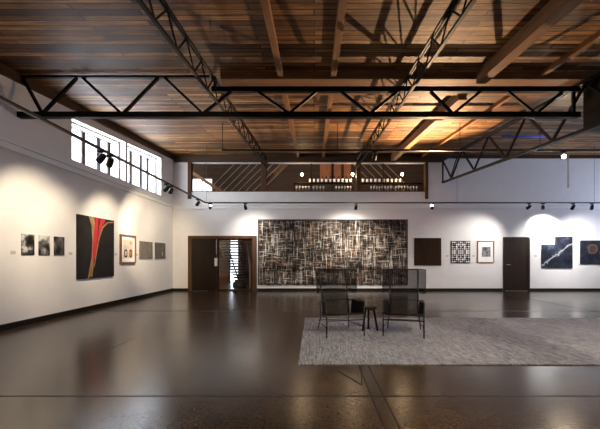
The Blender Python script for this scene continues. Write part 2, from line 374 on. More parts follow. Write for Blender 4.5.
# stair hall behind doorway 1
hx0,hx1,hy=-5.6,-1.4,YB+4.6
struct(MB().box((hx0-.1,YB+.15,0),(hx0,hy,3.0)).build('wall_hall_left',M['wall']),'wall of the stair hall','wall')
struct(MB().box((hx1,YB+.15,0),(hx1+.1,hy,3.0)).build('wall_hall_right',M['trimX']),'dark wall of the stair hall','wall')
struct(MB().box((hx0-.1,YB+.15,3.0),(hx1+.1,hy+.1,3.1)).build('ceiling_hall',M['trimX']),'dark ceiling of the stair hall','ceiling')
wx0,wx1=-4.45,-3.98
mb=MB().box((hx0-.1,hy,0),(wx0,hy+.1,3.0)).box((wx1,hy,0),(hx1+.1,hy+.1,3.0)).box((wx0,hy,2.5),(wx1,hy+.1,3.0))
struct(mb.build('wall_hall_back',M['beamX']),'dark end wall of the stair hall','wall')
w=MB().box((wx0,hy+.02,0),(wx0+.04,hy+.08,2.5)).box((wx1-.04,hy+.02,0),(wx1,hy+.08,2.5)).box((wx0,hy+.02,2.46),(wx1,hy+.08,2.5)).build('window_6',M['winframe'])
struct(w,'tall bright window behind the stairs','window'); MB().box((wx0+.04,hy+.045,0),(wx1-.04,hy+.055,2.46)).build('glass_pane',M['glass'],w)
st=thing('staircase','dark open-tread staircase seen through the left doorway','staircase',(-3.6,14.6,0))
N=15
for i in range(N):
    t=i/(N-1); Y=14.2+1.8*t; py=279.5-38.5*t
    xl=(235-9.5*min(1,t/.62)) ; xl=max(xl,220 if t>.62 else xl) if t<=.62 else 225.5-(t-.62)*14
    xr=248-6*t
    MB().box((bx(xl,Y),Y-.14,bz(py,Y)-.07),(bx(xr,Y),Y+.14,bz(py,Y))).build('tread',M['doorwood'],st,bevel=.006)
for fx in (.3,.82):
    pts=[]
    for t in (0,1):
        Y=14.2+1.8*t; xl=(235,220)[t]; xr=(248,242)[t]; pts.append((bx(xl+(xr-xl)*fx,Y),Y,bz(279.5-38.5*t,Y)-.08))
    pts=[(pts[0][0],pts[0][1]-.1,0.02)]+pts
    MB().tube(pts,.03).build('stringer',M['steel'],st)
MB().tube([(bx(250,13.9),13.9,.02),(bx(250,13.9),13.9,.95),(bx(246,15.6),15.6,2.3)],.03).build('handrail',M['pale'],st)
pf=MB().lathe([(.02,0),(.24,0),(.29,.08),(.30,.2),(.25,.3),(.1,.33),(.01,.33)],(bx(240,13.8),13.8,0),20).build('floor_cushion',M['sling'],smooth=True)
tag(pf,'dark rounded floor seat at the foot of the stairs behind the left doorway','floor seat')
rk=thing('baluster_screen','low orange wooden railing beside the stairs behind the left doorway','railing',(bx(223,13.9),13.9,0))
for k in range(4): MB().box((bx(220.3+k*1.9,13.9),13.88,.02),(bx(220.3+k*1.9,13.9)+.03,13.91,.62)).build('baluster',M['orange'],rk)
MB().box((bx(219.8,13.9),13.87,.62),(bx(227.5,13.9),13.92,.67)).build('top_rail',M['orange'],rk)
MB().box((bx(219.8,13.9),13.87,0),(bx(227.5,13.9),13.92,.03)).build('bottom_rail',M['orange'],rk)

# ------------------------------------------------------------------ loft behind the opening
lx0,lx1,ly,lz0,lz1=-6.2,5.6,15.4,3.3,5.75
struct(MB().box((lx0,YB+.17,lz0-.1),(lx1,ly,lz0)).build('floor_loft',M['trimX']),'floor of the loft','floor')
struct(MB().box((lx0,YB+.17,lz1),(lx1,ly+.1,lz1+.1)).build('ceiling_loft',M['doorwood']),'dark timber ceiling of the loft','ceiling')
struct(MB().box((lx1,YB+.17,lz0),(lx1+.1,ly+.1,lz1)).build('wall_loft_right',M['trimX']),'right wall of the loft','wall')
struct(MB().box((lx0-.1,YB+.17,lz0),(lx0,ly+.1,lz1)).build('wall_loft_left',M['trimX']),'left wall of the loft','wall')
wa,wb=bx(191,ly),bx(212.5,ly); wz0,wz1=4.15,bz(178,ly)
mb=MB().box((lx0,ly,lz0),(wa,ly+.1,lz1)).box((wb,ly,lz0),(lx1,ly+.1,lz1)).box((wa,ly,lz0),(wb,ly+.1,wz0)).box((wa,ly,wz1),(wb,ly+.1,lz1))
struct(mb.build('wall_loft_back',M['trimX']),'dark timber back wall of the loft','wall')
w=MB().box((wa,ly+.02,wz0),(wa+.04,ly+.08,wz1)).box((wb-.04,ly+.02,wz0),(wb,ly+.08,wz1)).box((wa,ly+.02,wz1-.04),(wb,ly+.08,wz1)).box(((wa+wb)/2,ly+.02,wz0),((wa+wb)/2+.03,ly+.08,wz1)).build('window_7',M['pale'])
struct(w,'small bright window at the left end of the loft','window'); MB().box((wa+.04,ly+.045,wz0),(wb-.04,ly+.055,wz1-.04)).build('glass_pane',M['glass'],w)
# pale slanted strips painted in for light showing between the loft boards
def sliver(px,dirn,Y=15.34):
    x=bx(px,Y); z=bz(192.5,Y); L=1.9
    o=MB().bar((x,Y,z),(x+dirn*L*.72,Y,z+L*.72),.03,.03,up=(0,1,0)).build('light_gap_strip',M['pale'])
    return o
for i,px in enumerate((206,214,222,229.5,237,244.5,252,259.5)):
    o=sliver(px,1); tag(o,'painted light-gap batten on the loft wall left of the first post','sliver','slanted light gaps left in the loft')
for i,px in enumerate((382,390,398,406,414)):
    o=sliver(px,-1); tag(o,'painted light-gap batten on the loft wall behind the right bottle shelf','sliver','slanted light gaps right in the loft')
o=MB().bar((bx(191,14.6),14.6,bz(172,14.6)),(bx(224,14.6),14.6,bz(193,14.6)),.06,.14,up=(0,0,1)).build('slanted_stair_beam',M['beamX'],bevel=.008)
tag(o,'broad brown slanted beam crossing the bright loft window','beam')
o=MB().bar((bx(266.5,13.175),13.175,bz(181,13.175)),(bx(284,13.175),13.175,bz(164,13.175)),.10,.12,up=(0,0,1)).build('knee_brace',M['beamX'],bevel=.006)
tag(o,'brown diagonal knee brace on the post in the loft opening','brace')
for i,(a,b) in enumerate(((320,331),(334,341),(344,351))):
    o=MB().box((bx(a,15.38),15.34,bz(180,15.38)),(bx(b,15.38),15.398,bz(163,15.38)))
    for k in range(1,4): o.box((bx(a,15.38),15.335,bz(180-k*4.2,15.38)),(bx(b,15.38),15.34,bz(180-k*4.2,15.38)+.01))
    o=o.build('timber_panel',M['orange']); tag(o,('widest orange timber panel in the loft, left of the three','narrow middle orange timber panel of the three in the loft','orange timber panel in the loft beside the middle post')[i],'panel','orange timber panels in the loft')
# shelves with bottles and glasses
def shelf_unit(pa,pb,label):
    Y=13.75; t=thing('bar_shelf',label,'shelf',(bx((pa+pb)/2,Y),Y,bz(183,Y)))
    for py in (183,191.2): MB().box((bx(pa,Y),Y-.12,bz(py,Y)-.03),(bx(pb,Y),Y+.12,bz(py,Y))).build('shelf_board',M['doorwood'],t,bevel=.004)
    for px in (pa,pb): MB().box((bx(px,Y)-.02,Y-.12,lz0),(bx(px,Y)+.02,Y+.12,bz(183,Y)-.03)).build('upright',M['doorwood'],t)
    return t
shelf_unit(294,353,'dark two-tier bar shelf left of the middle post in the loft')
shelf_unit(360.5,422,'dark two-tier bar shelf right of the middle post in the loft')
def bottle(x,y,z,label,group,first=[None]):
    if first[0] is None:
        r=thing('bottle',label,'bottle',(x,y,z),group)
        MB().lathe([(.001,0),(.040,0),(.042,.01),(.042,.19),(.030,.215),(.014,.24),(.014,.295),(.001,.296)],n=12).build('glass_body',M['bottle'],r,smooth=True,world=False)
        MB().lathe([(.0432,.03),(.0436,.031),(.0436,.155),(.0432,.156)],n=12).build('bottle_label',M['blabel'],r,smooth=True,world=False)
        first[0]=r; return
    r=copy_thing(first[0],(x,y,z),0,label); r['group']=group
def glass(x,y,z,label,group,first=[None]):
    if first[0] is None:
        r=MB().lathe([(.001,0),(.034,.001),(.034,.005),(.006,.012),(.004,.085),(.022,.10),(.038,.135),(.036,.17),(.030,.195),(.028,.195),(.034,.17),(.035,.135),(.018,.104),(.001,.1)],n=12).build('wine_glass',M['wineglass'],smooth=True)
        tag(r,label,'glass',group); r.location=(x,y,z); first[0]=r; return
    r=first[0].copy(); C.objects.link(r); r.location=(x,y,z); r['label']=label; r['group']=group
YS=13.72; zb=bz(183,13.75)
for i in range(11): bottle(bx(310+i*4.05,YS),YS,zb,'bottle with pale label on the top shelf left of the middle post','bottles on the left loft shelf')
for i in range(10): bottle(bx(363+i*4.1,YS),YS,zb,'bottle with pale label on the top shelf right of the middle post','bottles on the right loft shelf')
zg=bz(191.2,13.75)
for a,nn,s,lab,gr in ((296.5,5,3.1,'stemmed glass in the leftmost cluster on the lower loft shelf','glasses in the leftmost cluster'),
    (313.5,4,3.3,'stemmed glass in the small cluster of four on the lower loft shelf','glasses in the cluster of four'),
    (336,6,2.9,'stemmed glass on the lower shelf just left of the middle post','glasses left of the middle post'),
    (371,8,2.8,'stemmed glass on the lower shelf right of the middle post','glasses right of the middle post'),
    (395.5,8,3.0,'stemmed glass on the lower shelf at the right end of the loft','glasses at the right end')):
    for i in range(nn): glass(bx(a+i*s,YS),YS-.02,zg,lab,gr)
for i,(px,py) in enumerate(((302,174.5),(352.5,174.5),(402,174.2))):
    Y=13.45; x,z=bx(px,Y),bz(py,Y)
    r=thing('pendant_lamp',('glowing pendant bulb above the left end of the loft bar','glowing pendant bulb beside the middle post of the loft','glowing pendant bulb near the right end of the loft bar')[i],'pendant lamp',(x,Y,lz1),'pendant bulbs in the loft')
    MB().cyl((x,Y,lz1),(x,Y,z+.09),.006).build('cord',M['black'],r)
    MB().cyl((x,Y,z+.10),(x,Y,z+.045),.02).build('lamp_socket',M['black'],r)
    MB().lathe([(.002,-.05),(.03,-.045),(.048,-.015),(.045,.015),(.025,.045),(.02,.05)],(x,Y,z),16).build('bulb',M['bulb'],r,smooth=True)

# ------------------------------------------------------------------ ceiling timbers and steel
def hb(name,x0,x1,h0,ya,yb,mat,label,cat='beam',h1=HC-.002):
    o=MB().prism([(x0,ya,zc(ya,h0)),(x0,yb,zc(yb,h0)),(x0,yb,zc(yb,h1)),(x0,ya,zc(ya,h1))],(x1-x0,0,0)).build(name,mat,bevel=.006)
    return tag(o,label,cat)
GY0,GY1=6.1,6.85
for (x0,x1,h,l) in ((-.66,-.56,2.79,'narrow timber rafter left of the ceiling centre'),(.305,.405,2.79,'narrow timber rafter just right of the ceiling centre'),
    (2.97,3.15,2.67,'thick timber rafter on the right half of the ceiling'),(4.13,4.21,2.80,'thin timber rafter at the far right of the ceiling')):
    hb('ceiling_rafter',x0,x1,h,YF,GY0-.001,M['beamY'],l+', camera side of the cross girder')
    hb('ceiling_rafter',x0,x1,h,GY1+.001,YB-.101,M['beamY'],l+', beyond the cross girder')
hb('ceiling_girder',-1.72,XR,2.76,GY0,GY1,M['beamX'],'wide timber cross girder on the ceiling above the steel truss')

def lattice(name,label,X,hb_,ht,ya,yb,per,w,nodes0,ch,webr,axis='Y'):
    t=thing(name,label,'truss',(X,yb,zc(yb,hb_)))
    P=lambda y,h:(X,y,zc(y,h))
    MB().bar(P(ya,hb_),P(yb,hb_),w,ch).build('bottom_chord',M['steel'],t)
    for s in (-1,1):
        MB().bar((X+s*w*.42,ya,zc(ya,ht)),(X+s*w*.42,yb,zc(yb,ht)),w*.5,ch).build('top_chord',M['steel'],t)
    y=nodes0; k=0
    while y>ya+per/2:
        a=P(y,hb_+ch*.4); 
        for s in (1,-1):
            yy=y+s*per/2
            if yy>yb: yy=yb-.02
            MB().bar(a,P(yy,ht-ch*.4),webr,webr).build('diagonal_brace',M['steel'],t)
        y-=per
    return t
lattice('steel_joist','slim black steel lattice joist running overhead on the left',-1.80,2.36,2.71,.6,12.8,.62,.045,12.45,.034,.018)
lattice('steel_joist','slim black steel lattice joist running overhead right of centre',1.67,2.40,2.71,.6,12.8,.62,.045,12.45,.034,.018)
TR=lattice('steel_truss','deep black steel truss running toward the camera along the right',4.98,1.83,2.70,1.0,12.9,1.7,.09,12.06,.06,.045)
MB().bar((4.98,12.88,zc(12.88,1.83)),(4.98,12.88,zc(12.88,2.70)),.05,.05).build('end_post',M['steel'],TR)
MB().bar((4.98,12.2,zc(12.2,1.83)),(4.98,11.45,zc(11.45,2.70)),.03,.03).build('diagonal_brace',M['steel'],TR)

# cross truss at Y = 6.2
Y=6.2; q=Y/F
T=thing('steel_truss','wide black steel truss crossing the gallery from the left wall','truss',(XL,Y,3.9))
X=lambda px:(px-VX)*q
Z=lambda py:EYE-(py-VY)*q
MB().box((XL,Y-.055,Z(118)),(4.93,Y+.055,Z(112.6))).build('bottom_chord',M['steel'],T,bevel=.004)
MB().box((X(22),Y-.03,Z(78)),(X(214),Y+.03,Z(76))).build('top_chord',M['steel'],T)
MB().box((X(212),Y-.045,Z(92.3)),(4.93,Y+.045,Z(87.3))).build('top_chord',M['steel'],T,bevel=.004)
for i,(x0,yy0,x1,yy1) in enumerate(((22.5,77,42,113),(43,113,77,78),(83,78,121,113),(124,113,158,78),(165,78,202,113),(204,113,231,92),(257,91,288,113),(290,113,317,91),(340,91,368,113),(371,113,398,91),(430,91,452,113),(454,113,481,91),(507,91,534,113),(537,113,563,91),(573.5,90,573.5,113),(215,77,215,92),(22,77,22,83))):
    MB().bar((X(x0),Y,Z(yy0)),(X(x1),Y,Z(yy1)),.05,.045).build('diagonal_brace',M['steel'],T)
o=thing('steel_box','large black box hanging under the ceiling at the right end of the cross truss','box',(5.25,6.0,3.6))
MB().box((5.04,5.2,3.645),(5.9,6.24,4.47)).build('housing',M['steel'],o,bevel=.01)
for xx in (5.15,5.75): MB().box((xx,5.6,4.47),(xx+.08,5.7,zc(5.6)-.003)).build('hanger_bracket',M['steel'],o)
# blue pipe on the far right
Y=9.8
o=thing('ceiling_pipe','blue pipe hanging below the ceiling at the far right','pipe',(bx(520,Y),Y,bz(136,Y)))
MB().cyl((bx(502,Y),Y,bz(136.5,Y)),(bx(545,Y),Y,bz(136.5,Y)),.04).build('pipe_run',M['blue'],o,smooth=True)
for px in (510,537): MB().cyl((bx(px,Y),Y,bz(136.5,Y)),(bx(px,Y),Y,zc(Y)-.005),.012).build('pipe_hanger',M['blue'],o,smooth=True)
# ------------------------------------------------------------------ lighting tracks
TY=11.4; TX=-3.70; TZ=3.17
o=thing('track_rail','black lighting track suspended in an L along the left and back walls','lighting track',(TX,TY,TZ))
MB().box((TX-.02,.5,TZ-.02),(TX+.02,TY+.02,TZ+.02)).build('rail_left',M['black'],o)
MB().box((TX+.02,TY-.02,TZ-.02),(XR-.3,TY+.02,TZ+.02)).build('rail_back',M['black'],o)
for p in ((TX,2.5),(TX+.02,TY),(4.9,TY),(9.6,TY)):
    MB().cyl((p[0],p[1],TZ+.02),(p[0],p[1],zc(p[1])-.003),.004,n=6).build('suspension_cable',M['black'],o)
RY=9.0; RZ=bz(150.3,RY)
o=thing('track_rail','black lighting rail hung high beneath the ceiling before the loft','lighting track',(bx(222,RY),RY,RZ))
MB().box((bx(222,RY),RY-.02,RZ-.025),(10.0,RY+.02,RZ+.025)).build('rail',M['black'],o)
for px in (222.6,337.6,460,540): MB().cyl((bx(px,RY),RY,RZ),(bx(px,RY),RY,zc(RY,2.6 if False else HC)-.003),.009,n=6).build('suspension_rod',M['black'],o)
o=MB().cyl((bx(567,RY)+.0,RY-.04,bz(188,RY)),(bx(567,RY),RY-.04,bz(153,RY)),.020,n=8).build('hanging_rod',M['white'],smooth=True)
tag(o,'thin white rod hanging from the high rail beside the bright spotlight','rod')

def spot(x,y,z,aim,label,lens='lensdim',size=1.0,group='track spotlights',power=0,cone=60,color=(1,.86,.66),blend=.7,drop=.02):
    top=Vector((x,y,z-drop)); t=thing('track_spotlight',label,'spotlight',top,group)
    piv=top+Vector((0,0,-.13*size)); d=(Vector(aim)-piv).normalized()
    side=d.cross(Vector((0,0,1))).normalized(); L=.17*size; r=.052*size
    MB().box(top+Vector((-.06*size,-.018,-.035*size)),top+Vector((.06*size,.018,0))).build('track_adapter',M['black'],t)
    MB().cyl(top+Vector((0,0,-.03*size)),piv+Vector((0,0,r)),.012*size,n=8).build('stem',M['black'],t)
    a=piv-d*L*.5; b=piv+d*L*.5
    hd=MB().cyl(a,a+d*L*.25,r*.75,r,16).cyl(a+d*L*.25,b,r,r*1.08,16).build('lamp_head',M['black'],t)
    MB().cyl(b,b+d*.004,r*.85,n=16).build('lamp_lens',M[lens],hd)
    if power:
        ld=bpy.data.lights.new('spot_beam','SPOT'); ld.energy=power; ld.spot_size=math.radians(cone); ld.spot_blend=blend; ld.color=color; ld.shadow_soft_size=.04
        lo=bpy.data.objects.new('spot_beam',ld); C.objects.link(lo); lo.location=b+d*.03
        lo.rotation_euler=d.to_track_quat('-Z','Y').to_euler()
    return t
WARM=(1,.82,.60)
K=.66
# left run
for y,aim,lab,p,c in ((2.4,(XL,2.4,1.8),'track spotlight over the near left wall, outside the photograph',150,66),
    (3.5,(XL,4.5,1.8),'track spotlight over the left wall just outside the photograph',150,62),
    (5.80,(XL,6.55,1.85),'black spotlight on the left track in front of the window, left of its pair',250,62),
    (6.05,(XL,7.6,1.3),'black spotlight on the left track in front of the window, right of its pair',120,62),
    (8.36,(XL,8.8,1.85),'black spotlight on the left track near the corner, left of its pair',230,62),
    (8.62,(XL,11.0,1.95),'black spotlight on the left track near the corner, right of its pair',520,58),
    (10.6,(XL,12.2,1.5),'black spotlight on the left track just before its corner',70,80)):
    spot(TX,y,TZ,aim,lab,power=p*K,cone=c*1.2,color=WARM,blend=.75)
spot(TX+.15,TY,TZ,(-.5,5.5,6.8),'black spotlight hanging under the corner of the L-shaped track',power=110,cone=88,color=(1,.62,.36))
for px,aim,lab,p,c,col in ((245.4,(-2.3,YB,1.9),'black spotlight on the back track left of the large painting',70,85,(1,.93,.84)),
    (356,(1.3,YB,1.5),'black spotlight on the back track above the large painting',130,100,(1,.92,.82)),
    (528.7,(6.2,YB,1.6),'small pale-lit spotlight on the back track above the right door',95,80,(1,.95,.9)),
    (543,(bx(542.5),YB,2.35),'black spotlight on the back track throwing the brightest patch on the wall',900,38,(.92,.96,1)),
    (573,(8.9,YB,1.5),'black spotlight on the back track, second from the right edge',110,85,(1,.97,.93)),
    (592,(10.4,YB,1.5),'black spotlight on the back track nearest the right edge',110,85,(1,.97,.93))):
    spot(bx(px,TY),TY,TZ,aim,lab,power=p*K*3.1,cone=c*1.1,color=col,blend=1.0)
spot(-.6,TY,TZ,(-.9,YB,1.5),'black spotlight on the back track, centre left',power=0) if False else None
spot(bx(432,TY),TY,TZ,(1.6,6.2,7.0),'brightly glowing spotlight on the back track aimed at the camera',lens='lens',power=1900,cone=104,blend=1.0,color=(1,.62,.34))
spot(bx(374.7,RY),RY,RZ,(1.8,YB,1.3),'black spotlight on the high rail left of the right-hand truss',drop=.025,size=1.1,power=110,cone=60,color=(1,.9,.78))
spot(bx(563.3,RY),RY,RZ,(2.0,0,2.6),'bright spotlight on the high rail beside the white rod',lens='lens',drop=.025,size=1.2,power=60,cone=100,color=(1,.8,.55))

for x,y,ax,ay,lab in ((2.4,1.2,2.2,5.2,'black spotlight under the ceiling above the camera, aimed at the rug, left one'),(5.4,1.2,5.0,5.4,'black spotlight under the ceiling above the camera, aimed at the rug, right one'),(-2.6,1.2,-2.4,6.5,'black spotlight under the ceiling above the camera, aimed at the bare floor')):
    spot(x,y,zc(y)-.0,(ax,ay,0),lab,power=(420,420,150)[0 if x>0 and x<3 else (1 if x>3 else 2)],cone=95,color=(1,.86,.70),group='spotlights above the camera')
# ------------------------------------------------------------------ artworks
def lw(px): return -XL*F/(VX-px)
def art_left(name,label,pa,pb,z0,z1,mats,dep=.03,group=None,cat='picture'):
    ya,yb=lw(pa),lw(pb); r=thing(name,label,cat,(XL,(ya+yb)/2,z0),group); return r,ya,yb
def label_card(loc,label,on='left'):
    x,y,z=loc
    o=(MB().box((XL,y-.05,z-.03),(XL+.004,y+.05,z+.03)) if on=='left' else MB().box((x-.05,YB-.004,z-.03),(x+.05,YB,z+.03))).build('wall_label',M['card'])
    tag(o,label,'label')
photos=[('leftmost small black and white print on the left wall, pale sky over dark shapes',21,33.5,[(.44,(.010,.009,.009)),(.56,(.07,.066,.062)),(.66,(.55,.53,.51))],1.3),
        ('middle small black and white print of three on the left wall, pale with dark peak',38.3,49,[(.38,(.015,.014,.013)),(.50,(.14,.135,.13)),(.62,(.6,.58,.55))],4.1),
        ('rightmost small print of three on the left wall, mostly dark',53.7,63.6,[(.4,(.010,.009,.009)),(.62,(.09,.085,.08)),(.75,(.4,.4,.38))],9.2)]
for lab,pa,pb,stops,seed in photos:
    ya,yb=lw(pa),lw(pb)
    m=NT('monochrome_print'); v=m.coords((1,3.2,2.6),loc=(seed,seed,seed)); f=m.noise(v,1.6,6,.55)
    sep=m.t.nodes.new('ShaderNodeSeparateXYZ'); m.l(m.coords(),sep.inputs[0])
    f=m.math('ADD',f,m.math('MULTIPLY',m.math('SUBTRACT',sep.outputs[2],1.54),.55 if seed<9 else -.3)); m.base(m.ramp(f,stops)); m.set(Roughness=.5,Specular_IOR_Level=.15)
    o=MB().box((XL,ya,1.34),(XL+.02,yb,1.735)).build('art_print',m.mat); tag(o,lab,'print','three small prints on the left wall')
# big red and black
ya,yb=lw(76),lw(112.5); z0,z1=.785,2.295
mk=mottled('black_canvas',(.016,.014,.014),.2,4,.6); rd=mottled('crimson_paint',(.42,.035,.045),.25,5,.6); tn=mottled('tan_paint',(.30,.17,.08),.3,6,.6); dk=mottled('dark_red_paint',(.16,.02,.02),.3,6,.6)
mb=MB().box((XL,ya,z0),(XL+.04,yb,z1)); H=z1-z0; Wd=yb-ya
def poly(pts,mi,e): mb.prism([(XL+.04,ya+u*Wd,z0+v*H) for u,v in pts],(e,0,0),mi)
poly([(.36,.02),(.30,.03),(.26,.0),(.24,.0),(.34,.35),(.36,.6),(.34,.85),(.26,1),(.42,1),(.43,.8),(.42,.5),(.40,.25)],2,.0012)
poly([(.38,.22),(.36,.42),(.38,.62),(.42,.85),(.45,1),(.74,1),(.72,.95),(.62,.86),(.54,.68),(.47,.45)],1,.002)
poly([(.99,.975),(.99,.96),(.80,.935),(.66,.84),(.56,.66),(.49,.44),(.42,.18),(.40,.18),(.47,.45),(.54,.68),(.63,.86),(.78,.955)],2,.0026)
poly([(.52,.99),(.60,.99),(.55,.86),(.50,.62),(.47,.5),(.49,.7)],3,.0034)
o=mb.build('abstract_painting',[mk,rd,tn,dk]); o.location.x=.003; tag(o,'large black canvas with a flaring crimson and tan stroke on the left wall','painting')
# framed document
ya,yb=lw(119.3),lw(134.3); z0,z1=1.115,1.955
r=thing('framed_picture','wood-framed picture with two dark ovals on the left wall','framed picture',(XL,(ya+yb)/2,z0))
t=.05
MB().box((XL,ya,z0),(XL+.06,ya+t*.7,z1)).box((XL,yb-t*.7,z0),(XL+.06,yb,z1)).box((XL,ya+t*.7,z0),(XL+.06,yb-t*.7,z0+t)).box((XL,ya+t*.7,z1-t),(XL+.06,yb-t*.7,z1)).build('picture_frame',M['frame'],r,bevel=.004)
MB().box((XL,ya+t*.7,z0+t),(XL+.03,yb-t*.7,z1-t)).build('mount_board',M['mat'],r)
pp=mottled('aged_paper',(.55,.50,.42),.08,9,.7); ov=mottled('dark_ink',(.05,.035,.025),.3,12,.6); og=mottled('orange_ink',(.5,.2,.04),.2,9,.6)
mb=MB().box((XL+.03,ya+.15,z0+.16),(XL+.033,yb-.15,z1-.14))
W_=yb-ya
for u0,u1 in ((.24,.44),(.58,.76)):
    cy=(u0+u1)/2*W_+ya; cz=z0+.30; ry=(u1-u0)/2*W_; 
    pts=[(XL+.033,cy+ry*math.copysign(abs(math.cos(a))**.5,math.cos(a)),cz+.115*math.copysign(abs(math.sin(a))**.5,math.sin(a))) for a in [2*math.pi*k/20 for k in range(20)]]
    mb.prism(pts,(.001,0,0),1); 
    mb.prism([(XL+.034,cy+(p[1]-cy)*.5,cz+(p[2]-cz)*.6) for p in pts],(.001,0,0),2 if u0>.5 else 0)
mb.box((XL+.033,ya+.62*W_,z1-.27),(XL+.034,ya+.72*W_,z1-.2),2)
for k in range(5): mb.box((XL+.033,ya+(.25+.06*k)*W_,z1-.34-.03*(k%3)),(XL+.034,ya+(.30+.05*k)*W_,z1-.325-.03*(k%3)),1)
mb.build('drawing',[pp,ov,og],r)
# two grey squares
for lab,pa,pb,za,zbb,c0,c1,s in (('grey-brown textured square print on the left wall, left of a pair',139.2,152,1.25,1.815,(.09,.08,.072),(.27,.24,.21),2.2),
        ('darker square print with a pale spot on the left wall, nearest the corner',154.7,164.8,1.25,1.82,(.05,.045,.04),(.20,.18,.16),6.1)):
    ya,yb=lw(pa),lw(pb)
    m=NT('grey_texture_print'); f=m.noise(m.coords((1,6,2),loc=(s,s,s)),2.2,7,.7); m.base(m.ramp(f,[(.32,c0),(.7,c1)])); m.set(Roughness=.5,Specular_IOR_Level=.15)
    m2=mottled('pale_mark',(.45,.43,.4),.2,12,.6)
    mb=MB().box((XL,ya,za),(XL+.025,yb,zbb))
    if s>5:
        cy=ya+.68*(yb-ya); cz=za+.17; mb.prism([(XL+.025,cy+.045*math.cos(a),cz+.075*math.sin(a)) for a in [2*math.pi*k/14 for k in range(14)]],(.001,0,0),1)
    o=mb.build('art_print',[m.mat,m2]); tag(o,lab,'print','pair of square prints on the left wall')
for px,lab in ((13,'small cream label card left of the leftmost print on the left wall'),(70.5,'small cream label card left of the black and crimson canvas'),(115.5,'small cream label card between crimson canvas and framed picture'),(136.8,'small cream label card right of the wood-framed picture')):
    label_card((0,lw(px),1.38),lab)
# large scribbled painting
cx=(bx(258)+bx(407.6))/2; hw=(bx(407.6)-bx(258))/2
me=MB(); pa=bz(285); pt=bz(219.5)
nb=60; pts=[(cx-hw,YB-.03,pt),(cx+hw,YB-.03,pt)]
for k in range(nb+1): pts.append((cx+hw-2*hw*k/nb,YB-.03,pa+random.uniform(-.018,.018)))
me.prism(pts,(0,.03,0))
o=bpy.data.objects.new('x',None)
root=thing('abstract_painting','very large dark painting of tangled pale and rust strokes on the back wall','painting',(cx,YB,0))
cv=me.build('canvas',scribble_mat(),root)
MB().box((cx-hw,YB-.045,pt-.03),(cx+hw,YB-.031,pt)).build('hanging_batten',M['base'],root)
bpy.data.objects.remove(o)
# dark brown square
r=thing('framed_picture','dark brown glazed square picture right of the very large painting','framed picture',(bx(427.5),YB,bz(265.5)))
MB().box((bx(414),YB-.035,bz(265.5)),(bx(441),YB,bz(238))).build('picture_frame',mottled('dark_frame',(.02,.014,.01),.1,5,.4),r,bevel=.004)
bp=wood('brown_stained_print',(.018,.010,.006),(.05,.027,.016),(6,6,.6),.15)
mb=MB().box((bx(414.6),YB-.038,bz(265)),(bx(440.4),YB-.035,bz(238.6)))
cxx,czz=bx(432.8),bz(254.5)
for k in range(28):
    a0,a1=2*math.pi*k/28,2*math.pi*(k+1)/28
    mb.add([(cxx+rr*math.cos(a),YB-.0385,czz+rr*math.sin(a)) for rr,a in ((.10,a0),(.115,a0),(.115,a1),(.10,a1))],[(0,1,2,3)],1)
mb.build('print_surface',[bp,mottled('dark_ring_ink',(.008,.006,.005),.1,5,.3)],r)
# patterned print
x0,x1,z0,z1=bx(451),bx(469.8),bz(263),bz(241)
bk=mottled('black_print_ink',(.014,.012,.011),.1,5,.5); wt=mottled('white_print_paper',(.78,.77,.74),.02,5,.6)
mb=MB().box((x0,YB-.03,z0),(x1,YB,z1))
nx,nz=9,10; cw=(x1-x0-.03)/nx; ch=(z1-z0-.03)/nz
for i in range(nx):
    for j in range(nz):
        ii=min(i,nx-1-i); jj=min(j,nz-1-j); u=x0+.015+(i+.5)*cw; v=z0+.015+(j+.5)*ch; s=(.46,.30,.38,.24)[(ii*2+jj*3+ii*jj)%4]
        s2=(.50,.22,.40,.30,.18)[(ii*2+jj+ii*jj)%5]
        if (ii+2*jj)%4==0: p=[(u-cw*.48,v),(u,v-ch*.5),(u+cw*.48,v),(u,v+ch*.5)]
        else: p=[(u+cw*s2*math.cos(q_),v+ch*s2*math.sin(q_)*1.1) for q_ in [math.radians(30+60*h_) for h_ in range(6)]]
        mb.prism([(a,YB-.03,b) for a,b in p],(0,-.001,0),1)
o=mb.build('patterned_print',[bk,wt]); o.location.y=-.003; tag(o,'black and white geometric patterned print on the back wall','print')
# framed small print
x0,x1,z0,z1=bx(477),bx(493.7),bz(262.8),bz(241); t=.03
r=thing('framed_picture','small grey print in wide white mount and wood frame beside the right door','framed picture',((x0+x1)/2,YB,z0))
MB().box((x0,YB-.04,z0),(x0+t,YB,z1)).box((x1-t,YB-.04,z0),(x1,YB,z1)).box((x0+t,YB-.04,z0),(x1-t,YB,z0+t)).box((x0+t,YB-.04,z1-t),(x1-t,YB,z1)).build('picture_frame',M['frame'],r,bevel=.003)
MB().box((x0+t,YB-.02,z0+t),(x1-t,YB,z1-t)).build('mount_board',M['mat'],r)
MB().box((bx(481.6),YB-.023,bz(256.8)),(bx(490.2),YB-.02,bz(247))).build('drawing',photo_mat('grey_etching',[(.35,(.03,.03,.03)),(.65,(.35,.34,.33))],(9,9,9),2,3),r)
